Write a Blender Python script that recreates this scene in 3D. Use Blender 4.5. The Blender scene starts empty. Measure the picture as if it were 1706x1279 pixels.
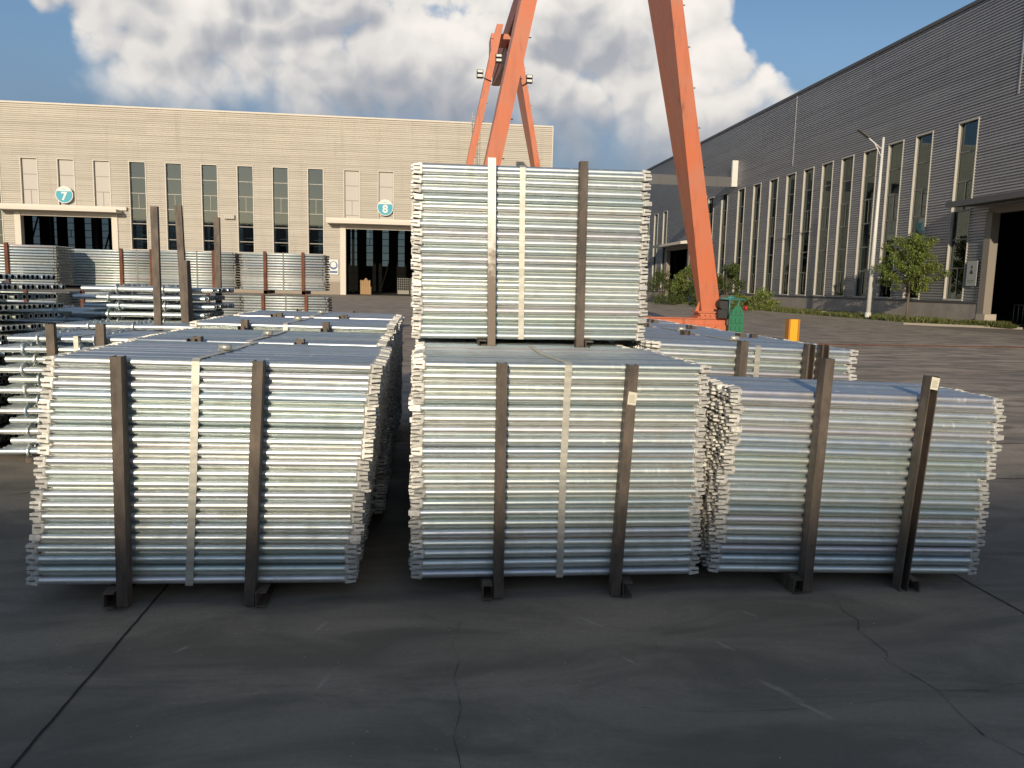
import bpy, math, random
from mathutils import Vector, Matrix
R = math.radians
scn = bpy.context.scene
col = scn.collection
# ------------------------------------------------------------ camera
cd = bpy.data.cameras.new("camera"); cam = bpy.data.objects.new("camera", cd); col.objects.link(cam)
scn.camera = cam
cd.sensor_fit = 'HORIZONTAL'; cd.sensor_width = 36.0; cd.lens = 36.0 * 1295.0 / 1706.0
cd.clip_start = .05; cd.clip_end = 3000
cr = Vector((.9936, -.1098, .0230)); dn = Vector((.0091, -.1277, -.9918)); fw = Vector((.1119, .9858, -.1259))
cr.normalize(); fw = (fw - cr * fw.dot(cr)).normalized(); up = cr.cross(fw)
cam.matrix_world = Matrix(((cr.x, up.x, -fw.x, 0), (cr.y, up.y, -fw.y, 0), (cr.z, up.z, -fw.z, 1.7), (0, 0, 0, 1)))
# ------------------------------------------------------------ light
EL, AZ = 14.0, 13.0                       # sun elevation, degrees west of straight behind the camera
scn.view_settings.view_transform = 'Standard'; scn.view_settings.look = 'None'
scn.view_settings.exposure = 0.30; scn.view_settings.gamma = 1.0
sd = bpy.data.lights.new("sun", 'SUN'); sd.energy = 3.0; sd.angle = R(.4); sd.color = (1, .85, .64)
so = bpy.data.objects.new("sun", sd); col.objects.link(so)
tosun = Vector((-math.sin(R(AZ)) * math.cos(R(EL)), -math.cos(R(AZ)) * math.cos(R(EL)), math.sin(R(EL))))
so.rotation_euler = tosun.to_track_quat('Z', 'Y').to_euler()

class NT:                                  # tiny node helper
    def __init__(s, tree): s.t = tree; s.n = tree.nodes; s.l = tree.links
    def new(s, typ, **kw):
        n = s.n.new(typ)
        for k, v in kw.items(): setattr(n, k, v)
        return n
    def put(s, sock, v):
        if isinstance(v, bpy.types.NodeSocket): s.l.new(v, sock)
        elif v is not None: sock.default_value = v
    def m(s, op, a, b=None, c=None):
        n = s.new('ShaderNodeMath', operation=op)
        s.put(n.inputs[0], a)
        if b is not None: s.put(n.inputs[1], b)
        if c is not None: s.put(n.inputs[2], c)
        return n.outputs[0]
    def vm(s, op, a, b=None):
        n = s.new('ShaderNodeVectorMath', operation=op)
        s.put(n.inputs[0], a)
        if b is not None: s.put(n.inputs[3 if op == 'SCALE' else 1], b)
        return n.outputs['Value'] if op in ('DOT_PRODUCT', 'LENGTH') else n.outputs[0]
    def noise(s, vec, scale, detail=4, rough=.55, dist=0):
        n = s.new('ShaderNodeTexNoise'); s.put(n.inputs['Vector'], vec)
        n.inputs['Scale'].default_value = scale; n.inputs['Detail'].default_value = detail
        n.inputs['Roughness'].default_value = rough; n.inputs['Distortion'].default_value = dist
        return n.outputs[0]
    def mr(s, v, a, b, c=0., d=1., smooth=False):
        n = s.new('ShaderNodeMapRange'); 
        if smooth: n.interpolation_type = 'SMOOTHSTEP'
        s.put(n.inputs[0], v); s.put(n.inputs[1], a); s.put(n.inputs[2], b); s.put(n.inputs[3], c); s.put(n.inputs[4], d)
        return n.outputs[0]
    def mix(s, f, a, b, mode='MIX'):
        n = s.new('ShaderNodeMix', data_type='RGBA', blend_type=mode)
        s.put(n.inputs[0], f)
        s.put(n.inputs[6], a if isinstance(a, bpy.types.NodeSocket) else (*a, 1)); s.put(n.inputs[7], b if isinstance(b, bpy.types.NodeSocket) else (*b, 1))
        return n.outputs[2]
    def ramp(s, f, stops):
        n = s.new('ShaderNodeValToRGB'); s.put(n.inputs[0], f); e = n.color_ramp.elements
        while len(e) < len(stops): e.new(.5)
        for i, (p, c) in enumerate(stops): e[i].position = p; e[i].color = (*c, 1)
        return n.outputs[0]
    def mapping(s, vec, scale=(1, 1, 1), loc=(0, 0, 0)):
        n = s.new('ShaderNodeMapping'); s.put(n.inputs[0], vec); n.inputs['Scale'].default_value = scale; n.inputs['Location'].default_value = loc
        return n.outputs[0]

w = bpy.data.worlds.new("World"); scn.world = w; w.use_nodes = True
T = NT(w.node_tree); T.n.clear()
sky = T.new('ShaderNodeTexSky', sky_type='NISHITA', sun_disc=False, sun_elevation=R(EL), sun_rotation=R(180 + AZ))
sky.altitude = 50; sky.air_density = 1.0; sky.dust_density = .5; sky.ozone_density = 2.6
tc = T.new('ShaderNodeTexCoord'); dirv = T.vm('NORMALIZE', tc.outputs['Generated'])
sp = T.new('ShaderNodeSeparateXYZ'); T.l.new(dirv, sp.inputs[0])
yy = T.m('MAXIMUM', sp.outputs[1], .05)
U = T.m('DIVIDE', sp.outputs[0], yy); V = T.m('DIVIDE', sp.outputs[2], yy)
blobs = [(-.36, .37, .17, .105), (-.20, .30, .22, .10), (-.02, .26, .22, .14), (.17, .29, .20, .15), (.30, .26, .13, .12), (.40, .24, .075, .085),
         (-.10, .40, .46, .075), (.08, .40, .22, .08), (.455, .262, .05, .045), (.432, .290, .036, .042), (-.30, .42, .2, .06), (.06, .37, .4, .07)]
B = None
for (a, b, ra, rb) in blobs:
    dx = T.m('DIVIDE', T.m('SUBTRACT', U, a), ra); dy = T.m('DIVIDE', T.m('SUBTRACT', V, b), rb)
    v = T.m('SUBTRACT', 1., T.m('ADD', T.m('MULTIPLY', dx, dx), T.m('MULTIPLY', dy, dy)))
    B = v if B is None else T.m('MAXIMUM', B, v)
for (a, b, r_, q) in [(.54, .40, .17, 2.6), (-.30, .385, .06, 1.6), (.205, .385, .05, 1.8), (-.54, .28, .10, 1.5)]:
    dx = T.m('DIVIDE', T.m('SUBTRACT', U, a), r_); dy = T.m('DIVIDE', T.m('SUBTRACT', V, b), r_)
    B = T.m('SUBTRACT', B, T.m('MULTIPLY', T.m('MAXIMUM', 0., T.m('SUBTRACT', 1., T.m('ADD', T.m('MULTIPLY', dx, dx), T.m('MULTIPLY', dy, dy)))), q))
front = T.mr(sp.outputs[1], .3, .6)
wild = T.mr(T.noise(dirv, 1.7, 3), .5, .68, -1.2, .9)
B = T.m('ADD', T.m('MULTIPLY', T.m('MAXIMUM', B, -5.), front), T.m('MULTIPLY', wild, T.m('SUBTRACT', 1., front)))
def sm(vec, sc):
    return T.m('ABSOLUTE', T.m('SUBTRACT', T.m('MULTIPLY', T.noise(vec, sc, 0, .5), 2.), 1.))
def billow(vec):
    return T.m('ADD', T.m('ADD', T.m('MULTIPLY', sm(vec, 6.0), .62), T.m('MULTIPLY', sm(T.vm('ADD', vec, (.3, .7, .1)), 14), .25)), T.m('ADD', T.m('MULTIPLY', sm(T.vm('ADD', vec, (.9, .2, .5)), 33), .10), T.m('MULTIPLY', sm(vec, 74), .03)))
n0 = billow(dirv); n1 = billow(T.vm('ADD', dirv, (-.010, -.005, .014)))
fine = T.noise(dirv, 16, 6, .6)
dens = T.m('ADD', T.m('ADD', B, T.m('MULTIPLY', T.m('SUBTRACT', n0, .24), 3.0)), T.m('MULTIPLY', T.m('SUBTRACT', fine, .5), 1.6))
soft = T.mr(V, .17, .28, 1.7, .30)          # bases dissolve, tops are crisp
alpha = T.mr(dens, T.m('MULTIPLY', soft, -.5), soft, 0, 1, True)
relief = T.mr(T.m('SUBTRACT', n0, n1), -.10, .10)
dark = None
for (a, b, ra, rb) in [(-.375, .30, .11, .05), (-.27, .27, .12, .035), (-.07, .255, .12, .065), (.05, .215, .16, .05), (.20, .305, .08, .045), (.13, .26, .05, .05), (-.2, .33, .04, .03)]:
    dx = T.m('DIVIDE', T.m('SUBTRACT', U, a), ra); dy = T.m('DIVIDE', T.m('SUBTRACT', V, b), rb)
    v = T.m('SUBTRACT', 1., T.m('ADD', T.m('MULTIPLY', dx, dx), T.m('MULTIPLY', dy, dy))); dark = v if dark is None else T.m('MAXIMUM', dark, v)
shade = T.mr(T.m('ADD', dark, T.m('MULTIPLY', T.m('SUBTRACT', fb2 := T.noise(dirv, 10, 5, .55), .5), 3.0)), -.9, .9, 0, 1, True)
hgt = T.mr(V, .15, .27)
lum = T.m('MULTIPLY', T.m('ADD', T.m('MULTIPLY', relief, .36), T.m('SUBTRACT', .73, T.m('MULTIPLY', shade, .34))), T.m('ADD', T.m('MULTIPLY', hgt, .70), .30))
ccol = T.ramp(lum, [(.0, (.135, .17, .235)), (.25, (.24, .265, .315)), (.50, (.43, .43, .445)), (.72, (.64, .615, .585)), (1., (.80, .75, .70))])
bg = T.new('ShaderNodeBackground'); bg2 = T.new('ShaderNodeBackground')
T.l.new(sky.outputs[0], bg.inputs[0]); bg.inputs[1].default_value = .088
T.l.new(ccol, bg2.inputs[0]); bg2.inputs[1].default_value = .98
veil = T.m('MULTIPLY', T.m('MULTIPLY', T.mr(V, .34, .13, 0, .85, True), front), T.mr(T.noise(dirv, 3.2, 3), .3, .6, .6, 1.))
bgv = T.new('ShaderNodeBackground'); bgv.inputs[0].default_value = (.135, .185, .265, 1); bgv.inputs[1].default_value = 1.0
mv = T.new('ShaderNodeMixShader'); T.put(mv.inputs[0], veil); T.l.new(bg.outputs[0], mv.inputs[1]); T.l.new(bgv.outputs[0], mv.inputs[2])
ms = T.new('ShaderNodeMixShader'); T.put(ms.inputs[0], T.m('MULTIPLY', alpha, .97)); T.l.new(mv.outputs[0], ms.inputs[1]); T.l.new(bg2.outputs[0], ms.inputs[2])
wo = T.new('ShaderNodeOutputWorld'); T.l.new(ms.outputs[0], wo.inputs[0])

# ------------------------------------------------------------ materials
def mat(name, base=(.5, .5, .5), rough=.6, metal=0., fn=None, spec=None):
    m = bpy.data.materials.new(name); m.use_nodes = True; t = NT(m.node_tree)
    b = next(n for n in t.n if n.type == 'BSDF_PRINCIPLED')
    b.inputs['Base Color'].default_value = (*base, 1); b.inputs['Roughness'].default_value = rough; b.inputs['Metallic'].default_value = metal
    if spec is not None: b.inputs['Specular IOR Level'].default_value = spec
    if fn: fn(t, b)
    return m
def objc(t): return t.new('ShaderNodeTexCoord').outputs['Object']
def geo(t): return t.new('ShaderNodeNewGeometry')
def bump(t, b, h, strength=.3, dist=.01):
    n = t.new('ShaderNodeBump'); n.inputs['Strength'].default_value = strength; n.inputs['Distance'].default_value = dist
    t.l.new(h, n.inputs['Height']); t.l.new(n.outputs[0], b.inputs['Normal'])
def galv(island, dark=1.14, rough=.45):
    def f(t, b):
        g = geo(t)
        rnd = g.outputs['Random Per Island'] if island else t.new('ShaderNodeObjectInfo').outputs['Random']
        k = dark
        tint = t.ramp(rnd, [(0, (0.679*k, 0.733*k, 0.719*k)), (.15, (0.776*k, 0.794*k, 0.750*k)), (.3, (0.504*k, 0.593*k, 0.596*k)), (.45, (0.776*k, 0.804*k, 0.802*k)), (.6, (0.640*k, 0.603*k, 0.616*k)), (.75, (0.563*k, 0.673*k, 0.739*k)), (.88, (0.718*k, 0.764*k, 0.739*k)), (1, (0.582*k, 0.663*k, 0.596*k))])
        cx_ = t.new('ShaderNodeCombineXYZ'); t.put(cx_.inputs[0], t.m('MULTIPLY', rnd, 37.)); t.put(cx_.inputs[1], t.m('MULTIPLY', rnd, 91.)); P_ = t.vm('ADD', g.outputs['Position'], cx_.outputs[0])
        blot = t.noise(t.mapping(P_, (9, 3, 3)), 1.0, 2, .5)
        drip = t.noise(t.mapping(P_, (75, 12, 12)), 1.0, 3, .6)
        patch = t.noise(P_, 2.2, 3, .6)
        c = t.mix(t.mr(blot, .50, .70, 0, .4), tint, (.42*k, .41*k, .375*k))
        c = t.mix(t.mr(patch, .5, .75, 0, .35), c, (.60*k, .69*k, .70*k))
        spot = t.m('MULTIPLY', t.mr(drip, .58, .66), t.mr(patch, .50, .60))
        c = t.mix(t.m('MULTIPLY', spot, .32), c, (.92, .92, .88))
        t.l.new(c, b.inputs['Base Color'])
        t.put(b.inputs['Roughness'], t.m('ADD', t.mr(blot, .3, .75, rough - .06, rough + .06), t.m('MULTIPLY', spot, .2)))
    return f
M = {}
M['galv'] = mat('galvanised_tube', metal=.88, fn=galv(False))
M['galv_in'] = mat('galvanised_tube_pile', metal=.88, fn=galv(True))
def headf(t, b):
    g = geo(t); n = t.noise(g.outputs['Position'], 55, 4, .6)
    t.l.new(t.mix(t.mr(n, .35, .68), (.72, .71, .67), (.48, .47, .44)), b.inputs['Base Color']); bump(t, b, n, .3, .003)
M['galv_pale'] = mat('pale_galvanised_tube', metal=.5, fn=galv(False, 1.0, .5))
M['head'] = mat('cast_zinc_head', rough=.52, metal=.35, fn=headf)
def steelf(t, b):
    g = geo(t); n = t.noise(t.mapping(g.outputs['Position'], (14, 14, 5)), 1, 6, .65); n2 = t.noise(g.outputs['Position'], 45, 4, .7)
    c = t.mix(t.mr(n, .38, .66), (.078, .064, .053), (.165, .130, .102)); c = t.mix(t.mr(n2, .58, .74, 0, .5), c, (.20, .10, .055))
    t.l.new(c, b.inputs['Base Color']); bump(t, b, n2, .25, .002)
M['post'] = mat('dull_brown_steel', rough=.62, metal=.25, fn=steelf)
def rustf(t, b):
    g = geo(t); n = t.noise(g.outputs['Position'], 7, 5, .65)
    t.l.new(t.mix(t.mr(n, .35, .68), (.10, .035, .02), (.22, .075, .035)), b.inputs['Base Color'])
M['rust'] = mat('red_oxide_steel', rough=.75, metal=.1, fn=rustf)
def brightf(t, b):  # reflected light painted on the upper post, fading to brown steel by height
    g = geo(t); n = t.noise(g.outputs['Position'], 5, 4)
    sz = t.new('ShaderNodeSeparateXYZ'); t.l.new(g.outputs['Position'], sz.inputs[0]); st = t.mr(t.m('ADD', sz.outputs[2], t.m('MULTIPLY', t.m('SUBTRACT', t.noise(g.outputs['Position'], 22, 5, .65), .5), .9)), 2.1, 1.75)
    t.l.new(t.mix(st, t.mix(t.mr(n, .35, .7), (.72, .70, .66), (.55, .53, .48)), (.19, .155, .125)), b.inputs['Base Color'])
M['sheenpost'] = mat('painted_sheen_post', rough=.42, metal=.45, fn=brightf)
def strapf(t, b):
    g = geo(t); n = t.noise(t.mapping(g.outputs['Position'], (10, 10, 30)), 1, 4)
    t.l.new(t.mix(t.mr(n, .35, .7), (.66, .64, .56), (.46, .45, .40)), b.inputs['Base Color'])
M['strap'] = mat('steel_strap', rough=.42, metal=.55, fn=strapf)
M['dullshade'] = mat('dull_shaded_zinc', (.24, .24, .22), .7)  # zinc darkened for shaded far head ends, also used on the far straps
M['wedge'] = mat('dark_wedge', (.12, .115, .10), .6, .5)
M['paper'] = mat('tag_paper', (.72, .68, .55), .8)
M['ink'] = mat('printed_ink', (.06, .06, .07), .7)
def groundf(t, b):
    g = geo(t); p = g.outputs['Position']
    big = t.noise(p, .22, 5, .6, .4); mid = t.noise(p, 1.3, 6, .6); fine = t.noise(p, 38, 5, .7)
    sweep = t.noise(t.mapping(p, (.16, 1.35, 1)), 1, 5, .62, .5)
    sweep2 = t.noise(t.mapping(p, (.6, 4.5, 1), (7, 3, 0)), 1, 5, .62, .3)
    c = t.mix(t.mr(big, .35, .68), (.54, .435, .325), (.66, .54, .41))
    c = t.mix(t.mr(sweep, .42, .68, 0, .75), c, (.31, .255, .20))
    c = t.mix(t.mr(sweep2, .52, .72, 0, .45), c, (.36, .31, .25))
    c = t.mix(t.mr(mid, .48, .66, 0, .6), c, (.31, .255, .205))
    c = t.mix(t.mr(fine, .38, .68, 0, .42), c, (.13, .115, .098))
    vo = t.new('ShaderNodeTexVoronoi'); vo.inputs['Scale'].default_value = 16; t.l.new(p, vo.inputs['Vector'])
    fleck = t.m('MULTIPLY', t.m('LESS_THAN', vo.outputs['Distance'], .075), t.m('GREATER_THAN', t.noise(p, 1.7, 2), .52))
    c = t.mix(t.m('MULTIPLY', fleck, .6), c, (.42, .40, .35))
    spy = t.new('ShaderNodeSeparateXYZ'); t.l.new(p, spy.inputs[0])
    lane = t.mr(t.m('ADD', spy.outputs[1], t.m('MULTIPLY', spy.outputs[0], .12)), 9, 6.2)      # ground colour gets darker towards the front of the stacks
    blot = t.noise(t.mapping(p, (.5, 1.4, 1), (3, 9, 0)), 1.6, 5, .62, .6); c = t.mix(t.m('MULTIPLY', lane, .72), c, (.205, .188, .148)); c = t.mix(t.m('MULTIPLY', t.mr(blot, .44, .60), .65), c, (.122, .112, .088))
    sc_ = None
    for (sx, sy, an, ln, wd) in ((1.53, 3.0, -1.05, .13, .022), (1.60, 2.84, -1.0, .12, .016), (1.45, 3.42, -1.1, .07, .012), (.86, 3.72, -.9, .10, .010), (1.72, 3.78, -.9, .06, .010), (-.42, 3.2, 1.3, .07, .014), (-1.1, 3.55, .9, .06, .010), (.95, 3.3, -1, .06, .012), (-.5, 3.75, 1.2, .08, .01)):
        rx = t.m('SUBTRACT', spy.outputs[0], sx); ry = t.m('SUBTRACT', spy.outputs[1], sy)
        ua = t.m('DIVIDE', t.m('ADD', t.m('MULTIPLY', rx, math.cos(an)), t.m('MULTIPLY', ry, math.sin(an))), ln); va = t.m('DIVIDE', t.m('SUBTRACT', t.m('MULTIPLY', ry, math.cos(an)), t.m('MULTIPLY', rx, math.sin(an))), wd)
        e = t.m('SUBTRACT', 1., t.m('ADD', t.m('MULTIPLY', ua, ua), t.m('MULTIPLY', va, va))); sc_ = e if sc_ is None else t.m('MAXIMUM', sc_, e)
    sc_ = t.m('ADD', sc_, t.m('MULTIPLY', t.m('SUBTRACT', t.noise(p, 30, 5, .7), .5), 2.2))
    c = t.mix(t.mr(sc_, .0, 1.3, 0, .48), c, (.50, .48, .42))
    t.l.new(c, b.inputs['Base Color'])
    t.put(b.inputs['Roughness'], t.mr(mid, .3, .7, .70, .9)); bump(t, b, t.m('ADD', fine, t.m('MULTIPLY', mid, .6)), .55, .008)
M['ground'] = mat('worn_concrete_yard', rough=.8, fn=groundf)
M['joint'] = mat('joint_dirt', (.028, .027, .026), .95)
M['scuff'] = mat('chalky_scuff', (.42, .41, .37), .9)
M['crack'] = mat('fine_crack_dirt', (.075, .072, .066), .95)
def roadf(t, b):
    p = geo(t).outputs['Position']; n = t.noise(t.mapping(p, (.35, 2.2, 1)), 1, 5, .6); f = t.noise(p, 20, 4, .7)
    c = t.mix(t.mr(n, .35, .7), (.20, .165, .13), (.30, .25, .20)); c = t.mix(t.mr(f, .4, .7, 0, .3), c, (.14, .12, .1))
    t.l.new(c, b.inputs['Base Color'])
M['apron'] = mat('pale_concrete_apron', rough=.85, fn=roadf)
M['kerb'] = mat('kerb_stone', (.34, .30, .25), .85)
def sidef(base, base2):
    def f(t, b):
        p = geo(t).outputs['Position']
        n = t.noise(t.mapping(p, (.12, .12, 2.2)), 1, 4, .6); n2 = t.noise(t.mapping(p, (1.2, 1.2, .12)), 1, 4, .6)
        sx = t.new('ShaderNodeSeparateXYZ'); t.l.new(p, sx.inputs[0])
        zb = t.m('FRACT', t.m('DIVIDE', sx.outputs[2], .9)); sheet = t.new('ShaderNodeTexWhiteNoise', noise_dimensions='2D')
        cb = t.new('ShaderNodeCombineXYZ'); t.put(cb.inputs[0], t.m('FLOOR', t.m('DIVIDE', sx.outputs[2], .9)))
        t.put(cb.inputs[1], t.m('FLOOR', t.m('DIVIDE', t.m('ADD', sx.outputs[0], sx.outputs[1]), 8.6))); t.l.new(cb.outputs[0], sheet.inputs[0])
        c = t.mix(t.mr(n, .35, .7), base, base2)
        c = t.mix(t.m('MULTIPLY', sheet.outputs['Value'], .16), c, (base2[0]*.6, base2[1]*.6, base2[2]*.6))
        c = t.mix(t.m('MULTIPLY', t.m('LESS_THAN', zb, .035), .55), c, (.10, .095, .085))
        c = t.mix(t.mr(n2, .55, .8, 0, .3), c, (base2[0]*.55, base2[1]*.55, base2[2]*.52))
        t.l.new(c, b.inputs['Base Color'])
    return f
M['siding'] = mat('silver_grey_siding', rough=.7, metal=.0, fn=sidef((.57, .53, .465), (.50, .46, .40)))
M['siding_r'] = mat('dark_grey_siding', rough=.42, metal=.35, fn=sidef((.44, .445, .47), (.365, .37, .395)))
M['inside'] = mat('dark_interior', (.03, .028, .027), .9)
M['trim'] = mat('cream_trim', (.66, .61, .53), .6, .0)
M['trim_r'] = mat('grey_cream_trim', (.50, .48, .43), .55, .0)
M['frame'] = mat('window_frame_metal', (.22, .21, .19), .5, .3)
M['panel'] = mat('white_window_panel', (.52, .49, .45), .7)
M['steelgrey'] = mat('grey_steel_beam', (.115, .115, .12), .6, .2)
def concf(t, b):
    p = geo(t).outputs['Position']; n = t.noise(p, .8, 5, .6); n2 = t.noise(p, 6, 5, .6)
    c = t.mix(t.mr(n, .35, .68), (.46, .40, .345), (.34, .30, .265)); c = t.mix(t.mr(n2, .5, .8, 0, .4), c, (.22, .20, .18))
    t.l.new(c, b.inputs['Base Color'])
M['plinth'] = mat('rendered_plinth', rough=.85, fn=concf)
M['plinth_l'] = mat('cream_plinth', (.33, .28, .225), .9)
def glass(gc=(.23, .26, .27, 1), gf=.34, tc=(.34, .38, .37, 1)):
    m = bpy.data.materials.new('tinted_glass'); m.use_nodes = True; t = NT(m.node_tree); t.n.clear()
    gl = t.new('ShaderNodeBsdfGlossy'); gl.inputs[0].default_value = gc; gl.inputs[1].default_value = .03
    tr = t.new('ShaderNodeBsdfTransparent'); tr.inputs[0].default_value = tc
    fr = t.new('ShaderNodeFresnel'); fr.inputs[0].default_value = 1.5
    n = t.noise(geo(t).outputs['Position'], .5, 2); bp = t.new('ShaderNodeBump'); bp.inputs[0].default_value = .08; t.l.new(n, bp.inputs['Height']); t.l.new(bp.outputs[0], gl.inputs['Normal'])
    x = t.new('ShaderNodeMixShader'); t.put(x.inputs[0], t.m('ADD', t.m('MULTIPLY', fr.outputs[0], .35), gf)); t.l.new(tr.outputs[0], x.inputs[1]); t.l.new(gl.outputs[0], x.inputs[2])
    o = t.new('ShaderNodeOutputMaterial'); t.l.new(x.outputs[0], o.inputs[0]); return m
M['glass'] = glass()
M['glass_dark'] = glass((.22, .27, .28, 1), .10, (.28, .32, .31, 1))
def orf(a, bb):
    def f(t, b):
        p = geo(t).outputs['Position']; n = t.noise(p, .55, 5, .6); n2 = t.noise(t.mapping(p, (2, 2, .35)), 1, 6, .7)
        c = t.mix(t.mr(n, .35, .68), a, bb); n3 = t.noise(t.mapping(p, (5, 5, .5)), 1, 5, .65); c = t.mix(t.mr(n3, .5, .68, 0, .45), c, (a[0]*.62, a[1]*.72, a[2]*.9)); c = t.mix(t.mr(n2, .58, .70, 0, .8), c, (.20, .07, .04))
        t.l.new(c, b.inputs['Base Color']); 
    return f
M['orange'] = mat('faded_orange_paint', rough=.5, fn=orf((.62, .165, .07), (.54, .20, .12)))
M['girder'] = mat('old_orange_girder', rough=.6, fn=orf((.34, .10, .055), (.26, .09, .06)))
M['black'] = mat('black_rubber_metal_hollow', (.03, .03, .03), .6)
M['green'] = mat('green_guard_paint', (.02, .17, .085), .5)
M['teal'] = mat('teal_pipe_paint', (.05, .22, .20), .5)
M['red'] = mat('red_plastic', (.45, .02, .03), .4)
M['yellow'] = mat('yellow_paint', (.86, .42, .02), .5)
M['amber'] = mat('amber_edge_paint', (.46, .19, .02), .55)
M['white'] = mat('white_paint', (.72, .71, .67), .5)
M['cyan'] = mat('cyan_sign_face', (.02, .33, .46), .5)
M['blue'] = mat('blue_sign_ink', (.03, .10, .26), .5)
M['bark'] = mat('young_bark', (.16, .12, .09), .9)
def leaf(name, c0, c1):
    def f(t, b):
        r = geo(t).outputs['Random Per Island']; t.l.new(t.ramp(r, [(0, c0), (1, c1)]), b.inputs['Base Color'])
        b.inputs['Transmission Weight'].default_value = 0
        tr = t.new('ShaderNodeBsdfTranslucent'); t.l.new(t.ramp(r, [(0, c0), (1, c1)]), tr.inputs[0])
        o = next(n for n in t.n if n.type == 'OUTPUT_MATERIAL'); x = t.new('ShaderNodeMixShader'); x.inputs[0].default_value = .25
        t.l.new(b.outputs[0], x.inputs[1]); t.l.new(tr.outputs[0], x.inputs[2]); t.l.new(x.outputs[0], o.inputs[0])
    return mat(name, rough=.55, fn=f)
M['leaf'] = leaf('fresh_leaves', (.09, .14, .022), (.24, .29, .06))
M['leafdark'] = leaf('dark_leaves', (.035, .062, .014), (.12, .15, .035))
M['leaflight'] = leaf('light_leaves', (.11, .17, .025), (.28, .32, .07))
M['grass'] = leaf('verge_grass', (.055, .085, .018), (.19, .19, .055))

# ------------------------------------------------------------ mesh helpers
class MB:
    def __init__(s): s.v = []; s.f = []; s.mi = []; s.sm = []
    def face(s, pts, m=0, smooth=False):
        i = len(s.v); s.v += [tuple(p) for p in pts]; s.f.append(tuple(range(i, i + len(pts)))); s.mi.append(m); s.sm.append(smooth)
    def hexa(s, p, m=0):   # p: 8 points, bottom loop 0-3 and top loop 4-7
        i = len(s.v); s.v += [tuple(q) for q in p]
        for f in ((0, 3, 2, 1), (4, 5, 6, 7), (0, 1, 5, 4), (1, 2, 6, 5), (2, 3, 7, 6), (3, 0, 4, 7)):
            s.f.append(tuple(i + k for k in f)); s.mi.append(m); s.sm.append(False)
    def box(s, x0, x1, y0, y1, z0, z1, m=0):
        s.hexa([(x0, y0, z0), (x1, y0, z0), (x1, y1, z0), (x0, y1, z0), (x0, y0, z1), (x1, y0, z1), (x1, y1, z1), (x0, y1, z1)], m)
    def tube(s, p, q, r, r2=None, n=12, m=0, caps=True, smooth=True):
        p = Vector(p); q = Vector(q); r2 = r if r2 is None else r2; d = (q - p).normalized()
        a = d.orthogonal().normalized(); 
        if abs(d.z) < .5: a = (Vector((0, 0, 1)) - d * d.z).normalized()
        b = d.cross(a); i = len(s.v)
        for c, rr in ((p, r), (q, r2)):
            for k in range(n):
                t = 2 * math.pi * k / n; s.v.append(tuple(c + a * (math.cos(t) * rr) + b * (math.sin(t) * rr)))
        for k in range(n):
            s.f.append((i + k, i + (k + 1) % n, i + n + (k + 1) % n, i + n + k)); s.mi.append(m); s.sm.append(smooth)
        if caps:
            s.f.append(tuple(i + k for k in reversed(range(n)))); s.f.append(tuple(i + n + k for k in range(n))); s.mi += [m, m]; s.sm += [False, False]
    def extend(s, o, T4, mo=0):
        i = len(s.v); s.v += [tuple(T4 @ Vector(p)) for p in o.v]; s.f += [tuple(i + k for k in f) for f in o.f]; s.mi += [mo + k for k in o.mi]; s.sm += o.sm
    def mesh(s, name, mats):
        me = bpy.data.meshes.new(name); me.from_pydata(s.v, [], s.f)
        for m in (mats if isinstance(mats, (list, tuple)) else [mats]): me.materials.append(m)
        me.polygons.foreach_set('material_index', s.mi); me.polygons.foreach_set('use_smooth', s.sm); me.update(); return me
    def build(s, name, mats, parent=None): return link(name, s.mesh(name, mats), parent)
def link(name, me, parent=None, loc=None):
    o = bpy.data.objects.new(name, me); col.objects.link(o)
    if parent is not None: o.parent = parent
    if loc is not None: o.location = loc
    return o
def tag(o, label=None, cat=None, group=None, kind=None):
    if label: o['label'] = label
    if cat: o['category'] = cat
    if group: o['group'] = group
    if kind: o['kind'] = kind
    return o
def empty(name, loc, label, cat, group=None, rz=0):
    o = bpy.data.objects.new(name, None); o.empty_display_size = .1; col.objects.link(o); o.location = loc; o.rotation_euler = (0, 0, rz)
    return tag(o, label, cat, group)
rnd = random.Random(5)

# ------------------------------------------------------------ ground
mb = MB(); mb.face([(-900, -900, 0), (900, -900, 0), (900, 900, 0), (-900, 900, 0)])
tag(mb.build('ground', M['ground']), kind='structure')
mb = MB(); mb.face([(26.6, 30, .004), (31.3, 30, .004), (31.3, 41.0, .004), (26.6, 38.8, .004)]); mb.face([(22, 20, .004), (31.3, 20, .004), (31.3, 30, .004), (24, 30, .004)])
mb.face([(27.5, 86, .004), (31.3, 86, .004), (31.3, 104, .004), (27.5, 104, .004)])
tag(mb.build('pavement', M['apron']), kind='structure')
def ribbon(mb, pts, wd, z=.004, jag=.3):
    r2 = random.Random(len(pts) * 7 + int(wd * 1e4))
    for (a, b) in zip(pts, pts[1:]):
        n = max(2, int((Vector(b) - Vector(a)).length / .06)); prev = None
        for k in range(n + 1):
            t = k / n; x = a[0] + (b[0] - a[0]) * t; y = a[1] + (b[1] - a[1]) * t
            d = (Vector(b) - Vector(a)).normalized(); nx, ny = -d.y, d.x
            off = r2.uniform(-1, 1) * wd * jag * 2.5 * (0 if k in (0, n) else 1); ww = wd * r2.uniform(1 - jag, 1 + jag) / 2 * (1 if jag < .3 else r2.choice((.25, .6, 1, 1.2)))
            c = (x + nx * off + nx * ww, y + ny * off + ny * ww, z); e = (x + nx * off - nx * ww, y + ny * off - ny * ww, z)
            if prev: mb.face([prev[1], e, c, prev[0]])
            prev = (c, e)
mb = MB()
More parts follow.
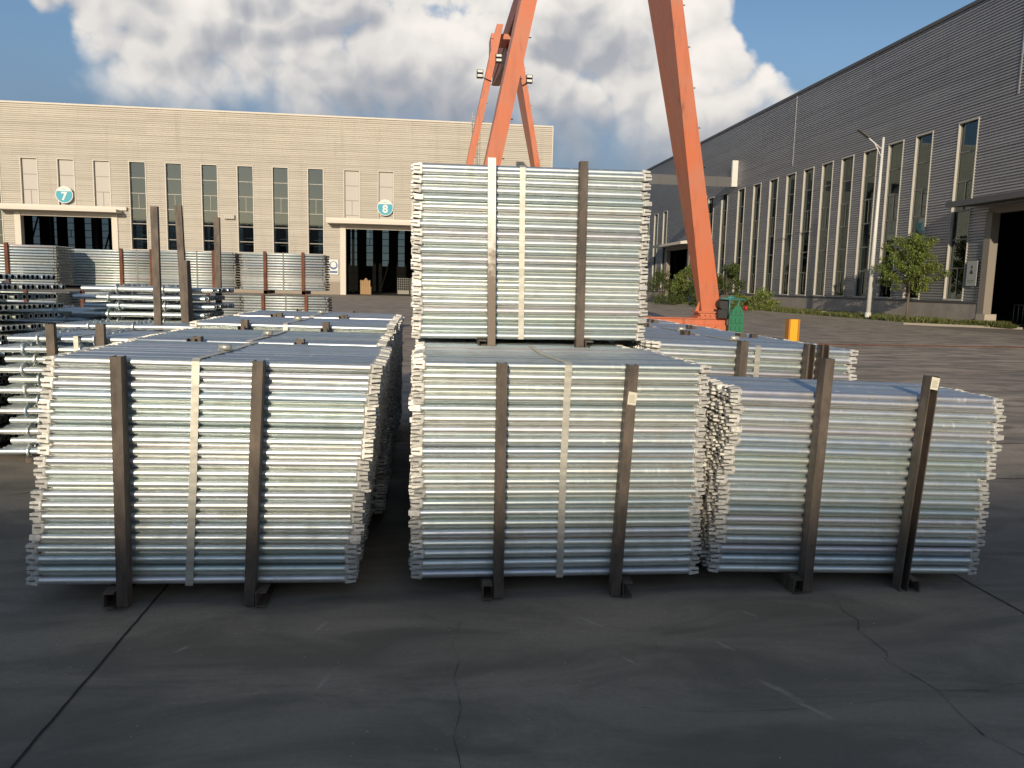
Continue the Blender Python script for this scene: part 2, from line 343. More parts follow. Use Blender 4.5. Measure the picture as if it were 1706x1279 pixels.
ribbon(mb, [(-1.41, .5), (-1.41, 5)], .011, jag=.08); ribbon(mb, [(3.24, .5), (3.24, 4.6), (3.24, 5.2)], .010, jag=.08)
ribbon(mb, [(-20, 10.9), (-3, 10.9)], .02, jag=.1); ribbon(mb, [(3.6, 8.3), (12, 8.1), (26, 7.9)], .022, jag=.2)
ribbon(mb, [(4.2, 6.62), (7, 6.55), (14, 6.5)], .018, jag=.2)
tag(mb.build('slab_joint', M['joint']), kind='structure')
mb = MB()
for pts, wd in (([(2.31, 3.99), (2.25, 3.78), (2.27, 3.66), (2.20, 3.54), (2.21, 3.30), (2.15, 3.22), (2.19, 3.10), (2.22, 2.95), (2.19, 2.78), (2.18, 2.61), (2.27, 2.4), (2.3, 2.1)], .005),
                ([(2.22, 2.95), (2.45, 2.93), (2.6, 2.98), (2.9, 2.96)], .003), ([(2.2, 2.93), (1.7, 2.85), (1.2, 2.84), (.9, 2.9)], .0016),
                ([(.19, 3.75), (.14, 3.5), (.17, 3.36), (.14, 3.2), (.16, 2.95), (.12, 2.75), (.14, 2.56), (.10, 2.2)], .0026),
                ([(-.1, 3.95), (.06, 3.8), (.16, 3.66)], .0016), ([(-3.2, 6.2), (-2.9, 6.45), (-2.75, 6.5)], .008)): ribbon(mb, pts, wd, jag=.45)
tag(mb.build('pavement_crack', M['crack']), kind='structure')
mb = MB(); 
for k in range(150):
    x = rnd.uniform(-2.2, 2.6); y = rnd.uniform(2.2, 4.1); q = rnd.uniform(.0012, .0042)
    mb.face([(x - q, y - q, .005), (x + q * 1.6, y - q * .6, .005), (x + q, y + q, .005), (x - q * .6, y + q * .7, .005)])
tag(mb.build('concrete_grit', M['scuff']), kind='structure')

# ------------------------------------------------------------ corrugated buildings
RIB = (.24, .085)
def strips(mb, uf, u0, u1, z0, z1, depth=.05, per=.30):
    """uf(u, z, d) -> point; d = depth behind the face"""
    per, depth = RIB; prof = [(0, 0), (.46 * per, 0), (.54 * per, depth), (.84 * per, depth)]
    br = []; k = math.floor(z0 / per) - 1
    while k * per < z1 + per:
        for a, d in prof: br.append((k * per + a, d))
        k += 1
    def dz(z):
        for (za, da), (zb, db) in zip(br, br[1:]):
            if za <= z <= zb: return da + (db - da) * (z - za) / (zb - za)
        return 0
    lst = [(z0, dz(z0))] + [q for q in br if z0 + 1e-4 < q[0] < z1 - 1e-4] + [(z1, dz(z1))]
    for (za, da), (zb, db) in zip(lst, lst[1:]): mb.face([uf(u0, za, da), uf(u1, za, da), uf(u1, zb, db), uf(u0, zb, db)])
def wall(mb, uf, u0, u1, z0, z1, holes):
    us = sorted({u0, u1, *[h[0] for h in holes], *[h[1] for h in holes]}); us = [u for u in us if u0 <= u <= u1]
    for a, b in zip(us, us[1:]):
        mid = (a + b) / 2; hs = sorted([(h[2], h[3]) for h in holes if h[0] < mid < h[1]]); z = z0
        for (h0, h1) in hs:
            if h0 > z: strips(mb, uf, a, b, z, h0)
            z = max(z, h1)
        if z < z1: strips(mb, uf, a, b, z, z1)
def ubox(mb, uf, u0, u1, d0, d1, z0, z1, m=0):
    mb.hexa([uf(u0, z0, d0), uf(u1, z0, d0), uf(u1, z0, d1), uf(u0, z0, d1), uf(u0, z1, d0), uf(u1, z1, d0), uf(u1, z1, d1), uf(u0, z1, d1)], m)
def window(parent, uf, u0, u1, z0, z1, kind='glass', pitch=1.86, bar0=None, trimw=.09, rev=.34):
    fm = MB()
    ubox(fm, uf, u0 - trimw, u0, -.03, rev, z0, z1, 0); ubox(fm, uf, u1, u1 + trimw, -.03, rev, z0, z1, 0)
    ubox(fm, uf, u0 - trimw, u1 + trimw, -.03, rev, z1, z1 + .1, 0); ubox(fm, uf, u0 - trimw, u1 + trimw, -.05, rev, z0 - .1, z0, 0)
    z = z1 - pitch; k = 0
    while z > z0 + .3:
        ubox(fm, uf, u0 + .002, u1 - .002, rev - .06, rev - .012, z - .045, z + .045, 1)
        if k % 3 == 1 and z - pitch > z0: ubox(fm, uf, (u0 + u1) / 2 - .03, (u0 + u1) / 2 + .03, rev - .055, rev - .014, z - pitch + .05, z - .05, 1)
        z -= pitch; k += 1
    ubox(fm, uf, u0 + .001, u0 + .07, rev - .062, rev - .013, z0, z1, 1); ubox(fm, uf, u1 - .07, u1 - .001, rev - .062, rev - .013, z0, z1, 1)
    f = fm.build('window', [M['trim'] if kind != 'dark' else M['trim_r'], M['frame']], parent)
    pm = MB()
    if kind != 'panel': pm.face([uf(u0, z0, rev - .005), uf(u1, z0, rev - .005), uf(u1, z1, rev - .005), uf(u0, z1, rev - .005)])
    else: ubox(pm, uf, u0 + .02, u1 - .02, rev - .01, rev + .03, z0, z1)
    pm.build('pane', M['glass'] if kind == 'glass' else M['glass_dark'] if kind == 'dark' else M['panel'], f)
    return f
# --- building across the yard (faces the camera, plane y = 103)
LB = empty('warehouse', (0, 103, 0), 'long cream lit corrugated warehouse across the yard with doors numbered 7 and 8', 'warehouse')
def ufL(u, z, d): return (u, d, z)
lw = [-53.3, -49.0, -44.75, -40.6, -36.4, -32.1, -27.82, -23.5, -19.2, -14.85, -10.35, -6.05, -1.75, 2.55, 6.85, 11.1]
doors = [(-49.3, -38.7, 0, 9.35), (-10.2, .6, 0, 8.9)]
holes = list(doors)
for u in lw:
    over = any(d[0] - 1.5 < u < d[1] for d in doors); holes.append((u, u + 1.85, 9.75 if over else 5.1, 15.7))
mb = MB(); wall(mb, ufL, -75, 16.2, 1.6, 22.1, holes); mb.build('wall', M['siding'], LB)
mb = MB()
for a, b in ((-75, -50.0), (-38.0, -10.9), (1.3, 16.2)): mb.box(a, b, -.06, .25, 0, 1.6)
mb.build('plinth', M['plinth_l'], LB)
mb = MB(); mb.box(-75, 16.32, -.08, .3, 22.1, 22.3); mb.box(16.2, 16.32, -.07, .3, 0, 22.1); mb.box(16.6, 17.0, .2, .6, 0, 15.9); mb.build('parapet_trim', M['trim'], LB)
mb = MB(); mb.box(16.05, 16.2, .3, 42, 0, 22.1); mb.box(-75, -74.8, .3, 42, 0, 22.1); mb.build('side_wall', M['siding'], LB)
mb = MB(); mb.box(-74.8, 16.05, .3, 42, 21.6, 21.8); mb.build('roof', M['siding'], LB)
mb = MB(); zz = 42
us = [-74.8 + 2.839 * k for k in range(32)]
for k, u in enumerate(us):
    mb.box(u, u + 1.68, 41.6, 41.9, 0, 21.6)
    mb.box(u + 1.68, u + 2.839, 41.6, 41.9, 0, 4.6); mb.box(u + 1.68, u + 2.839, 41.6, 41.9, 11.6, 21.6)
    for z in (5.6, 6.9, 8.2, 9.4, 10.6): mb.box(u + 1.68, u + 2.839, 41.7, 41.8, z, z + .1)
    if k % 3 == 1: mb.box(u + 2.2, u + 2.3, 41.7, 41.8, 8.2, 9.4)
    if k % 4 == 0: mb.hexa([(u - 1, 30, 0), (u - .8, 30, 0), (u - .8, 30.2, 0), (u - 1, 30.2, 0), (u + 3.2, 30, 14), (u + 3.4, 30, 14), (u + 3.4, 30.2, 14), (u + 3.2, 30.2, 14)])
mb.box(-74.8, 16.05, .4, 41.6, .02, .04)
mb.build('interior_frame', M['inside'], LB); mb = MB(); mb.face([(-74, 41.98, 4.6), (16, 41.98, 4.6), (16, 41.98, 11.6), (-74, 41.98, 11.6)]); mb.build('rear_glazing', M['glass'], LB); mb = MB()
for k in range(8):
    x = -70 + k * 11.6; mb.box(x, x + .5, 15, 15.5, 0, 21.6); mb.box(x, x + .4, 28, 28.4, 0, 21.6)
mb.build('interior_frame', M['inside'], LB)
for i, (u, _, z0, z1) in enumerate(holes[2:]):
    over = z0 > 9; window(LB, ufL, u, u + 1.85, z0, z1, 'panel' if over else 'glass')
def stripe_set(): pass
for (a, b, _, h) in doors:
    mb = MB(); mb.box(a - .7, a, -.12, .7, 0, h - .02); mb.box(b, b + .7, -.12, .7, 0, h - .02); mb.box(a, b, -.02, .6, h - .5, h)
    mb.build('door_frame', M['trim'], LB)
    mb = MB(); mb.box(a - 2.2, b + 1.3, -2.0, -.0, h + .05, h + .42); mb.box(a - 2.4, b + 1.9, -.35, -.05, h + .42, h + .85)
    mb.build('canopy', M['trim'], LB)
mb = MB()
for x in (5.75, 6.45):
    mb.tube((x, -.35, 1.5), (x, -.35, 23.4), .035, n=6)
    mb.tube((x, -.35, 23.4), (x, .6, 23.4), .035, n=6)
z = 1.8
while z < 23.2: mb.tube((5.75, -.35, z), (6.45, -.35, z), .025, n=5); z += .45
for z in [3 + 1.3 * k for k in range(16)]:
    pts = [(5.75, -.35, z), (5.6, -.9, z), (6.1, -1.15, z), (6.6, -.9, z), (6.45, -.35, z)]
    for a, b in zip(pts, pts[1:]): mb.tube(a, b, .025, n=5)
for p in ((5.6, -.9), (6.1, -1.15), (6.6, -.9)): mb.tube((*p, 3), (*p, 22.5), .022, n=5)
mb.build('cage_ladder', M['trim'], LB)
mb = MB(); mb.box(-25.15, -23.9, -.3, 0, 9.15, 9.65); 
for k in range(6): mb.box(-25.1 + k * .2, -25.0 + k * .2, -.34, -.3, 9.2, 9.6, 1)
tag(mb.build('wall_light', [M['frame'], M['trim']]), 'small dark ribbed flood light between the windows of the cream warehouse', 'wall light').location = (0, 102.96, 0)
# fittings behind the tall windows: interior rails
mb = MB()
for u in lw[4:10]:
    for z in (6.1, 6.9): mb.tube((u - .3, 2.0, z), (u + 2.2, 2.0, z + .05), .05, n=6)
mb.build('interior_rail', M['white'], LB)
# goods just inside door 8
mb = MB(); mb.box(-8.6, -7.2, 3.0, 4.0, .02, 1.1); mb.box(-8.5, -7.3, 3.05, 3.95, 1.1, 1.9); 
for k in range(5): mb.box(-8.62 + k * .3, -8.52 + k * .3, 2.94, 3.0, .05, 1.95)
mb.tube((-7.9, 3.5, 1.9), (-7.9, 3.5, 2.2), .3, .12, 10)
tag(mb.build('crate', mat('kraft_board', (.38, .25, .13), .8)), 'tan packed crate just inside the dark doorway number 8', 'crate').location = (0, 103, 0)
for (x, lab) in ((-4.1, 'grey mesh cage in the dark doorway 8, left of the pair'), (-2.2, 'grey mesh cage in the dark doorway 8, right of the pair')):
    t = MB(); 
    for k in range(7): t.box(x + k * .28, x + k * .28 + .05, 14, 14.06, .6, 2.4); 
    for k in range(6): t.box(x, x + 1.7, 14.06, 14.1, .6 + k * .34, .65 + k * .34)
    t.box(x, x + 1.7, 14.2, 15.2, .02, .6); tag(t.build('mesh_cage', M['frame']), lab, 'cage', 'mesh cages inside doorway 8').location = (0, 103, 0)

# round number signs
def text_mesh(txt, size, mats, name, parent, loc, rot, ext=.01):
    cu = bpy.data.curves.new(name, 'FONT'); cu.body = txt; cu.size = size; cu.extrude = ext; cu.align_x = 'CENTER'; cu.align_y = 'CENTER'; cu.offset = size * .035
    o = bpy.data.objects.new(name + '_tmp', cu); col.objects.link(o); bpy.context.view_layer.update()
    me = bpy.data.meshes.new_from_object(o.evaluated_get(bpy.context.evaluated_depsgraph_get())); bpy.data.objects.remove(o)
    me.materials.clear(); me.materials.append(mats); q = link(name, me, parent); q.location = loc; q.rotation_euler = rot; return q
def round_sign(txt, X, Z, lab, Rr=1.02):
    s = empty('number_sign', (X, 102.85, Z), lab, 'sign', 'round door number signs')
    mb = MB(); mb.tube((0, -.06, 0), (0, .02, 0), Rr, n=40); mb.build('rim', M['white'], s)
    mb = MB(); n = 40; r = Rr * .92; pts = []
    for k in range(n + 1):
        a = math.pi * 1.0 - math.pi * (k / n) ; 
    cut = .42 * Rr; a0 = math.asin(cut / r)
    pts = [(r * math.cos(a), -.075, r * math.sin(a)) for a in [math.pi - a0 + (math.pi + 2 * a0) * k / n for k in range(n + 1)]]
    bk = [(p[0], -.06, p[2]) for p in pts]
    mb.face(list(pts)); 
    for k in range(n): mb.face([pts[k], bk[k], bk[k + 1], pts[k + 1]])
    mb.build('face', M['cyan'], s)
    text_mesh(txt, 1.35, M['white'], 'number', s, (0, -.09, -.22), (R(90), 0, 0))
    mb = MB(); mb.box(-.34, .34, -.075, -.06, .58, .64); mb.box(-.24, .24, -.075, -.06, .70, .75); mb.build('small_print', mat('faint_cyan_print', (.35, .55, .6), .6), s)
round_sign('7', -44.05, 11.45, 'round cyan and white sign with number 7 above the left warehouse door')
round_sign('8', -5.2, 11.2, 'round cyan and white sign with number 8 above the right warehouse door')
s = empty('safety_sign', (-11.75, 102.86, 3.5), 'small white board with dark blue roundel beside doorway 8', 'sign')
mb = MB(); mb.box(-.62, .62, -.04, 0, -.95, .95); mb.build('board', M['white'], s)
mb = MB(); mb.tube((0, -.06, .22), (0, -.04, .22), .52, n=28); mb.box(-.5, .5, -.055, -.04, -.75, -.5); mb.build('roundel', M['blue'], s)
mb = MB(); mb.tube((0, -.07, .3), (0, -.06, .3), .36, n=24); mb.box(-.35, .35, -.075, -.07, .02, .14); mb.build('emblem', M['white'], s)

RIB = (.165, .10)
# --- building on the right (wall x = 31.5, faces -x)
RB = empty('warehouse', (31.5, 0, 0), 'tall dark grey corrugated warehouse along the right with a row of slot windows', 'warehouse')
def ufR(u, z, d): return (d, u, z)
rwF = [44.62, 48.72, 51.75, 54.78, 57.85, 60.8, 63.85, 67.0, 70.4, 74.0, 77.75, 82.2, 86.2, 102.9, 107.0, 111.2, 115.4]
rdoors = [(34.9, 40.95, 0, 6.6), (92.0, 100.2, 0, 6.9)]
holesR = list(rdoors) + [(f - 1.62, f, 1.5, 11.82) for f in rwF] + [(f - 1.62, f, 1.5, 11.82) for f in (31, 27)]
mb = MB(); wall(mb, ufR, 20, 122, 1.35, 18.4, holesR); mb.build('wall', M['siding_r'], RB)
mb = MB()
for a, b in ((20, 34.4), (41.45, 91.5), (100.7, 122)): mb.box(-.10, .3, a, b, 0, 1.28)
mb.build('plinth', M['plinth'], RB)
mb = MB()
for a, b in ((20, 34.4), (41.45, 91.5), (100.7, 122)): mb.box(-.16, .1, a, b, 1.28, 1.38)
mb.box(-.10, .35, 20, 122, 18.4, 18.62); mb.build('flashing', M['steelgrey'], RB)
for f in rwF + [31, 27]: window(RB, ufR, f - 1.62, f, 1.5, 11.82, 'dark', trimw=.05, pitch=1.7, rev=.19)
for i, (a, b, _, h) in enumerate(rdoors):
    mb = MB(); mb.box(-.14, .35, b, b + .5, 0, h - .25) ; mb.box(-.14, .35, a - .5, a, 0, h - .25); mb.box(-.02, .35, a - .5, b + .5, h - .3, h + .05); 
    mb.build('door_frame', M['trim'] if 0 else mat('beige_jamb', (.27, .235, .195), .75), RB)
    mb = MB(); mb.hexa([(-1.75, a - 2, h + .1), (-.0, a - 2, h + .25), (-.0, b + 1.8, h + .25), (-1.75, b + 1.8, h + .1), (-1.75, a - 2, h + .42), (0, a - 2, h + .62), (0, b + 1.8, h + .62), (-1.75, b + 1.8, h + .42)])
    mb.build('canopy', M['steelgrey'] if i == 0 else M['trim'], RB)
mb = MB(); mb.box(.35, 40, 20, 20.2, 0, 18.4); mb.box(.35, 40, 121.8, 122, 0, 18.4); mb.box(39.8, 40, 20.2, 121.8, 0, 18.4); mb.box(.35, 39.8, 20.2, 121.8, 18.1, 18.3); mb.box(.35, 39.8, 20.2, 121.8, .02, .04)
for k in range(20): mb.box(2.2, 2.6, 24 + 5 * k, 24.4 + 5 * k, .04, 18.1); mb.box(14, 14.4, 24 + 5 * k, 24.4 + 5 * k, .04, 18.1)
mb.build('interior_frame', M['inside'], RB)
mb = MB()
for f in rwF[:8]:
    mb.tube((.9, f - 1.9, 2.0), (.9, f + .6, 6.4), .06, n=6); mb.tube((.9, f - 1.9, 10.5), (.9, f + .6, 7.4), .05, n=6)
mb.build('interior_brace', M['steelgrey'], RB)
mb = MB(); mb.box(-.58, -.0, 78.2, 78.5, 12.2, 14.8); mb.build('wall_bracket', M['white'], RB)
mb = MB()
for z0 in (66.0, 40.0): mb.box(-.05, -.01, z0, z0 + .09, 12.5, 18.4)
mb.build('panel_seam', M['siding_r'], RB)
pb = empty('pipe_bridge', (31.5, 79, 0), 'dark grey steel bridge beam reaching from the right warehouse wall behind the crane leg', 'beam')
mb = MB(); mb.box(-18.6, -.12, -.4, -.32, 12.2, 13.2); mb.box(-18.6, -.12, -.32, .3, 13.0, 13.1); mb.box(-18.6, -.12, -.32, .3, 12.3, 12.4)
for k in range(9): mb.box(-18 + 2 * k, -17.85 + 2 * k, -.45, -.4, 12.2, 13.2)
mb.build('beam', M['steelgrey'], pb)
mb = MB(); mb.box(-14.4, -14.0, -.2, .2, 0, 12.3); mb.build('column', M['steelgrey'], pb)
# emblem and notice board on right wall
s = empty('round_sign', (31.38, 92.6, 10.3), 'small dark round sign high over the far canopy on the right warehouse', 'sign')
mb = MB(); mb.tube((0, 0, 0), (-.08, 0, 0), .85, n=28); mb.build('disc', M['white'], s)
mb = MB(); mb.tube((-.08, 0, 0), (-.1, 0, 0), .78, n=28); mb.build('face', M['blue'], s)
text_mesh('7', 1.2, M['white'], 'number', s, (-.12, 0, -.05), (R(90), 0, R(-90)))
s = empty('notice_board', (31.40, 41.85 + .35, 3.0), 'white notice board with small black figure beside the right dark doorway', 'sign')
mb = MB(); mb.box(-.03, 0, -.42, .42, -.72, .72); mb.build('board', mat('notice_board_face', (.40, .40, .385), .7), s)
mb = MB(); mb.box(-.045, -.03, -.05, .05, .28, .44); mb.hexa([(-.045, -.14, -.02), (-.03, -.14, -.02), (-.03, .14, -.02), (-.045, .14, -.02), (-.045, -.04, .2), (-.03, -.04, .2), (-.03, .04, .2), (-.045, .04, .2)]); mb.build('pictogram', M['ink'], s)
mb = MB(); mb.box(-.04, -.03, -.3, .3, -.42, -.38); mb.box(-.04, -.03, -.25, .25, -.52, -.49); mb.build('caption', mat('pale_green_print', (.20, .30, .18), .7), s)
# railing inside the right doorway
rl = empty('railing', (33.2, 34.9, 0), 'low pale metal railing across the dark right doorway', 'railing')
mb = MB(); mb.tube((0, -2, 1.25), (0, 6.0, 1.25), .035, n=8); mb.tube((0, -2, .15), (0, 6.0, .15), .03, n=8); mb.build('rail', M['frame'], rl)
mb = MB()
for k in range(24): mb.tube((0, -1.95 + k * .345, .15), (0, -1.95 + k * .345, 1.25), .02, n=6)
mb.build('bar', M['frame'], rl)
mb = MB(); mb.box(30.6, 31.3, 39.8, 40.5, 0, .72); tag(mb.build('concrete_block', mat('beige_block', (.46, .40, .32), .8)), 'small beige concrete block at foot of the right door jamb', 'block')

RIB = (.5, .05)
# --- hall behind the camera, whose shadow lies over the foreground
BW = empty('warehouse', (0, -75, 0), 'long silver warehouse closing the yard opposite the numbered doors', 'warehouse')
mb = MB(); wall(mb, lambda u, z, d: (u, -d, z), -140, 140, 0, 20.65, [(-60 + 9 * k, -57 + 9 * k, 5, 14) for k in range(14)]); mb.build('wall', M['siding'], BW)
mb = MB()
for k in range(14): mb.box(-60.1 + 9 * k, -56.9 + 9 * k, -.3, -.1, 4.9, 14.1)
mb.build('window', M['inside'], BW)
mb = MB(); mb.box(-140, 140, -30, -.3, 20.3, 20.74); mb.box(-140, 140, -.3, .05, 20.65, 20.74); mb.build('roof', M['siding'], BW)

# ------------------------------------------------------------ gantry crane
cr_ = empty('gantry_crane', (6.6, 0, 0), 'tall orange gantry crane standing astride the stacked steel', 'crane')
def leg(sgn, Y, mir):
    mb = MB()
    n = 12
    for k in range(n):
        pts = []
        for t in (k / n, (k + 1) / n):
            z = .85 + t * 21.2; xc = (4.65 - 4.4 * t) if sgn > 0 else (-5.24 + 4.3 * t); wx = max(.21, .39 - .32 * t) if sgn > 0 else .30 - .04 * t; dy = .18 + 1.9 * t ** .95
            pts.append([(xc - wx, Y - dy, z), (xc + wx, Y - dy, z), (xc + wx, Y + dy, z), (xc - wx, Y + dy, z)])
        a, b = pts
        for i in range(4): mb.face([a[i], a[(i + 1) % 4], b[(i + 1) % 4], b[i]])
    o = mb.build('leg', M['orange'], cr_)
    for k in range(14):
        t = .06 + k * .066; z = .85 + t * 21.2; xc = (4.65 - 4.4 * t + max(.21, .39 - .32 * t)) if sgn > 0 else (-4.94 + 4.26 * t); dy = .18 + 1.9 * t ** .95
        sm = MB(); sm.tube((xc, Y - dy + .05, z), (xc + .09, Y - dy + .05, z), .02, n=5); sm.build('rung', M['black'], o)
    return o
for Y in (30.0, 66.0):
    for sgn in (1, -1): leg(sgn, Y, 0)
    for sgn in (1, -1):
        fl = MB(); x = 4.65 if sgn > 0 else -5.24
        fl.box(x - .62, x + .62, Y - .42, Y + .42, .60, .66); fl.box(x - .62, x + .62, Y - .42, Y + .42, .80, .86)
        fl.box(x - .52, x + .52, Y - .34, Y + .34, .66, .80)
        for k in range(6): fl.tube((x - .5 + k * .2, Y - .46, .70), (x - .5 + k * .2, Y - .34, .70), .03, n=6)
        for k in (-1, 1):
            fl.hexa([(x + k * .46, Y - .03, .86), (x + k * .60, Y - .03, .86), (x + k * .60, Y + .03, .86), (x + k * .46, Y + .03, .86), (x + k * .44, Y - .03, 1.25), (x + k * .46, Y - .03, 1.25), (x + k * .46, Y + .03, 1.25), (x + k * .44, Y + .03, 1.25)])
        fl.build('base_flange', M['orange'], cr_)
    eb = MB(); eb.box(-5.9, 5.25, Y - .32, Y + .32, .16, .60); eb.box(-6.0, 5.35, Y - .4, Y + .4, .56, .598)
    eb.box(3.9, 5.3, Y - .52, Y - .32, .18, .34); eb.box(4.7, 5.35, Y - .62, Y - .4, .10, .30); eb.box(-5.3, -3.9, Y - .52, Y - .32, .18, .34)
    eb.build('end_beam', M['orange'], cr_)
    wh = MB()
    for x in (-4.6, -3.4, 3.4, 4.6): wh.tube((x, Y - .1, .16), (x, Y + .1, .16), .16, n=18)
    wh.build('wheel', M['black'], cr_)
    sd_ = MB(); sd_.box(-1.55, .85, Y - 1.2, Y + 1.2, 21.2, 21.6); sd_.box(-1.55, -.95, Y - 1.1, Y + 1.1, 19.9, 21.2); sd_.build('saddle', M['orange'], cr_)
mb = MB(); mb.box(-.12, .8, 12, 81, 21.62, 23.3); mb.box(-.2, .9, 12, 81, 21.57, 21.62)
mb.hexa([(-.12, 66.5, 20.2), (.5, 66.5, 20.2), (.5, 80.5, 21.4), (-.12, 80.5, 21.4), (-.12, 66.5, 21.56), (.5, 66.5, 21.56), (.5, 80.9, 21.56), (-.12, 80.9, 21.56)])
mb.build('girder', M['girder'], cr_)
for (x, y, z, s) in ((-2.45, 64.2, 18.1, -1), (-1.0, 64, 19.3, -1), (1.5, 64.2, 17.9, 1)):
    mb = MB(); mb.tube((x, y, z), (x + s * .2 + (1.15 if s < 0 else -.75), y, z - .35), .04, n=5); mb.box(x - .25, x + .25, y - .25, y + .15, z - .15, z + .12); mb.box(x - .25, x + .25, y - .25, y + .15, z + .2, z + .45)
    mb.box(x - .2, x + .2, y - .28, y - .25, z - .1, z + .08, 1); mb.box(x - .2, x + .2, y - .28, y - .25, z + .24, z + .41, 1)
    mb.build('flood_lamp', [M['black'], M['white']], cr_)
mb = MB(); mb.tube((5.0, 29.3, 1.15), (5.0, 29.9, 1.15), .22, n=16); mb.box(4.75, 5.2, 29.3, 30.3, .62, .95); mb.build('drive_motor', M['black'], cr_)
mb = MB(); mb.tube((4.75, 29.1, 1.38), (5.75, 29.1, 1.35), .035, n=8); mb.tube((5.1, 29.1, 1.36), (5.1, 29.1, .7), .03, n=8); mb.tube((5.5, 29.1, 1.36), (5.35, 29.1, .8), .03, n=8); mb.tube((5.0, 29.1, 1.42), (5.3, 29.1, 1.42), .06, n=8); mb.build('pipe_frame', M['teal'], cr_)
mb = MB(); mb.tube((5.72, 29.0, .95), (5.72, 29.0, 1.12), .07, n=10); mb.build('warning_lamp', M['red'], cr_)
gd = MB(); P = [(4.98, -.06), (5.5, -.06), (5.56, .1), (5.56, .82), (5.42, 1.12), (5.22, 1.12), (5.0, .8)]
P = [(x, max(z, .03)) for x, z in P]
fr = [(x, 28.78, z) for x, z in P]; bk = [(x, 28.86, z) for x, z in P]
gd.face(fr); gd.face(list(reversed(bk)))
for k in range(len(P)): gd.face([fr[k], bk[k], bk[(k + 1) % len(P)], fr[(k + 1) % len(P)]])
for k in range(9):
    x = 5.06 + (k % 3) * .17; z = .14 + (k // 3) * .3
    gd.box(x, x + .11, 28.765, 28.78, z, z + .012, 1); gd.box(x, x + .012, 28.765, 28.78, z + .02, z + .2, 1)
gd.build('guard_plate', [M['green'], M['black']], cr_)

# ------------------------------------------------------------ street lamps, bollard
def lamp(x, y, lab):
    o = empty('street_lamp', (x, y, 0), lab, 'street lamp', 'white street lamps by the grey warehouse')
    mb = MB(); mb.tube((0, 0, 0), (.1, 0, 11.35), .15, .07, 12); mb.tube((0, 0, 0), (0, 0, .5), .2, .18, 12); mb.build('pole', M['white'], o)
    mb = MB(); mb.tube((.08, 0, 10.6), (-1.0, 0, 11.35), .045, .035, 8); mb.tube((.08, 0, 10.1), (-.45, 0, 10.95), .03, n=6); mb.build('arm', M['white'], o)
    mb = MB(); mb.hexa([(-1.62, -.14, 11.70), (-.9, -.16, 11.25), (-.9, .16, 11.25), (-1.62, .14, 11.70), (-1.62, -.1, 11.75), (-.9, -.12, 11.34), (-.9, .12, 11.34), (-1.62, .1, 11.75)]); mb.build('lamp_head', M['frame'], o)
lamp(28.1, 47, 'near white street lamp beside the young tree')
lamp(28.75, 79.6, 'distant white street lamp half hidden by the orange crane leg')
bo = empty('bollard', (12.13, 24.6, 0), 'short yellow steel box post standing alone on the yard', 'bollard')
mb = MB(); mb.box(-.13, .13, -.04, -.03, 0, .80); mb.box(-.13, .13, -.03, .18, .77, .79); mb.build('front_panel', M['yellow'], bo)
mb = MB(); mb.box(-.19, -.132, -.06, .2, 0, .8); mb.box(.132, .19, -.06, .2, 0, .8); mb.build('side_flange', M['amber'], bo)
mb = MB(); mb.box(12.7, 21, 23.1, 23.16, .004, .03); tag(mb.build('rail_track', M['rust']), 'thin rusty rail set in the yard behind the yellow post', 'rail').location = (0, 1.1, 0)

# ------------------------------------------------------------ vegetation
def leaf_cloud(mb, clumps, n, size, seed):
    r = random.Random(seed); tot = sum(c[3] ** 2 for c in clumps)
    for (cx, cy, cz, rr, sq) in clumps:
        for _ in range(int(n * rr * rr / tot)):
            d = Vector((r.gauss(0, 1), r.gauss(0, 1), r.gauss(0, 1))).normalized() * rr * (r.random() ** .45)
            p = Vector((cx + d.x, cy + d.y, cz + d.z * sq)); s = size * r.uniform(.6, 1.35)
            a = Vector((r.gauss(0, 1), r.gauss(0, 1), r.gauss(0, .8))).normalized(); b = a.orthogonal().normalized(); b = (b + a.cross(b) * r.uniform(-1, 1)).normalized()
            q = p + b * s * .5
            mb.face([p - a * s * .3, q - b * s * .9, p + a * s * .3 , q + b * s * .3])
def tree(loc, lab):
    o = empty('tree', loc, lab, 'tree'); r = random.Random(3)
    mb = MB(); mb.tube((0, 0, 0), (.05, 0, 1.9), .075, .06, 8); mb.tube((.05, 0, 1.9), (-.02, .1, 4.4), .06, .02, 8); cl = []
    for k in range(30):
        z = 1.75 + 3.2 * (k / 30) ; a = k * 2.4; L = (1.95 - 1.1 * (abs(k - 9) / 21)) * r.uniform(.7, 1.12); zz = z + L * .35
        mb.tube((.03, .03, z), (math.cos(a) * L, math.sin(a) * L, zz), .022, .008, 5)
        for q in (.45, .75, 1.0): cl.append((math.cos(a) * L * q, math.sin(a) * L * q, z + L * .35 * q + r.uniform(-.1, .1), r.uniform(.24, .46), .8))
    cl += [(.0, 0, 5.05, .28, 1.2), (-.1, .1, 5.35, .16, 1.3)]
    mb.build('trunk', M['bark'], o); c = MB(); leaf_cloud(c, cl, 11000, .115, 8); c.build('crown', M['leaf'], o)
tree((29.6, 45.3, 0), 'slender young green tree in the verge against the grey warehouse')
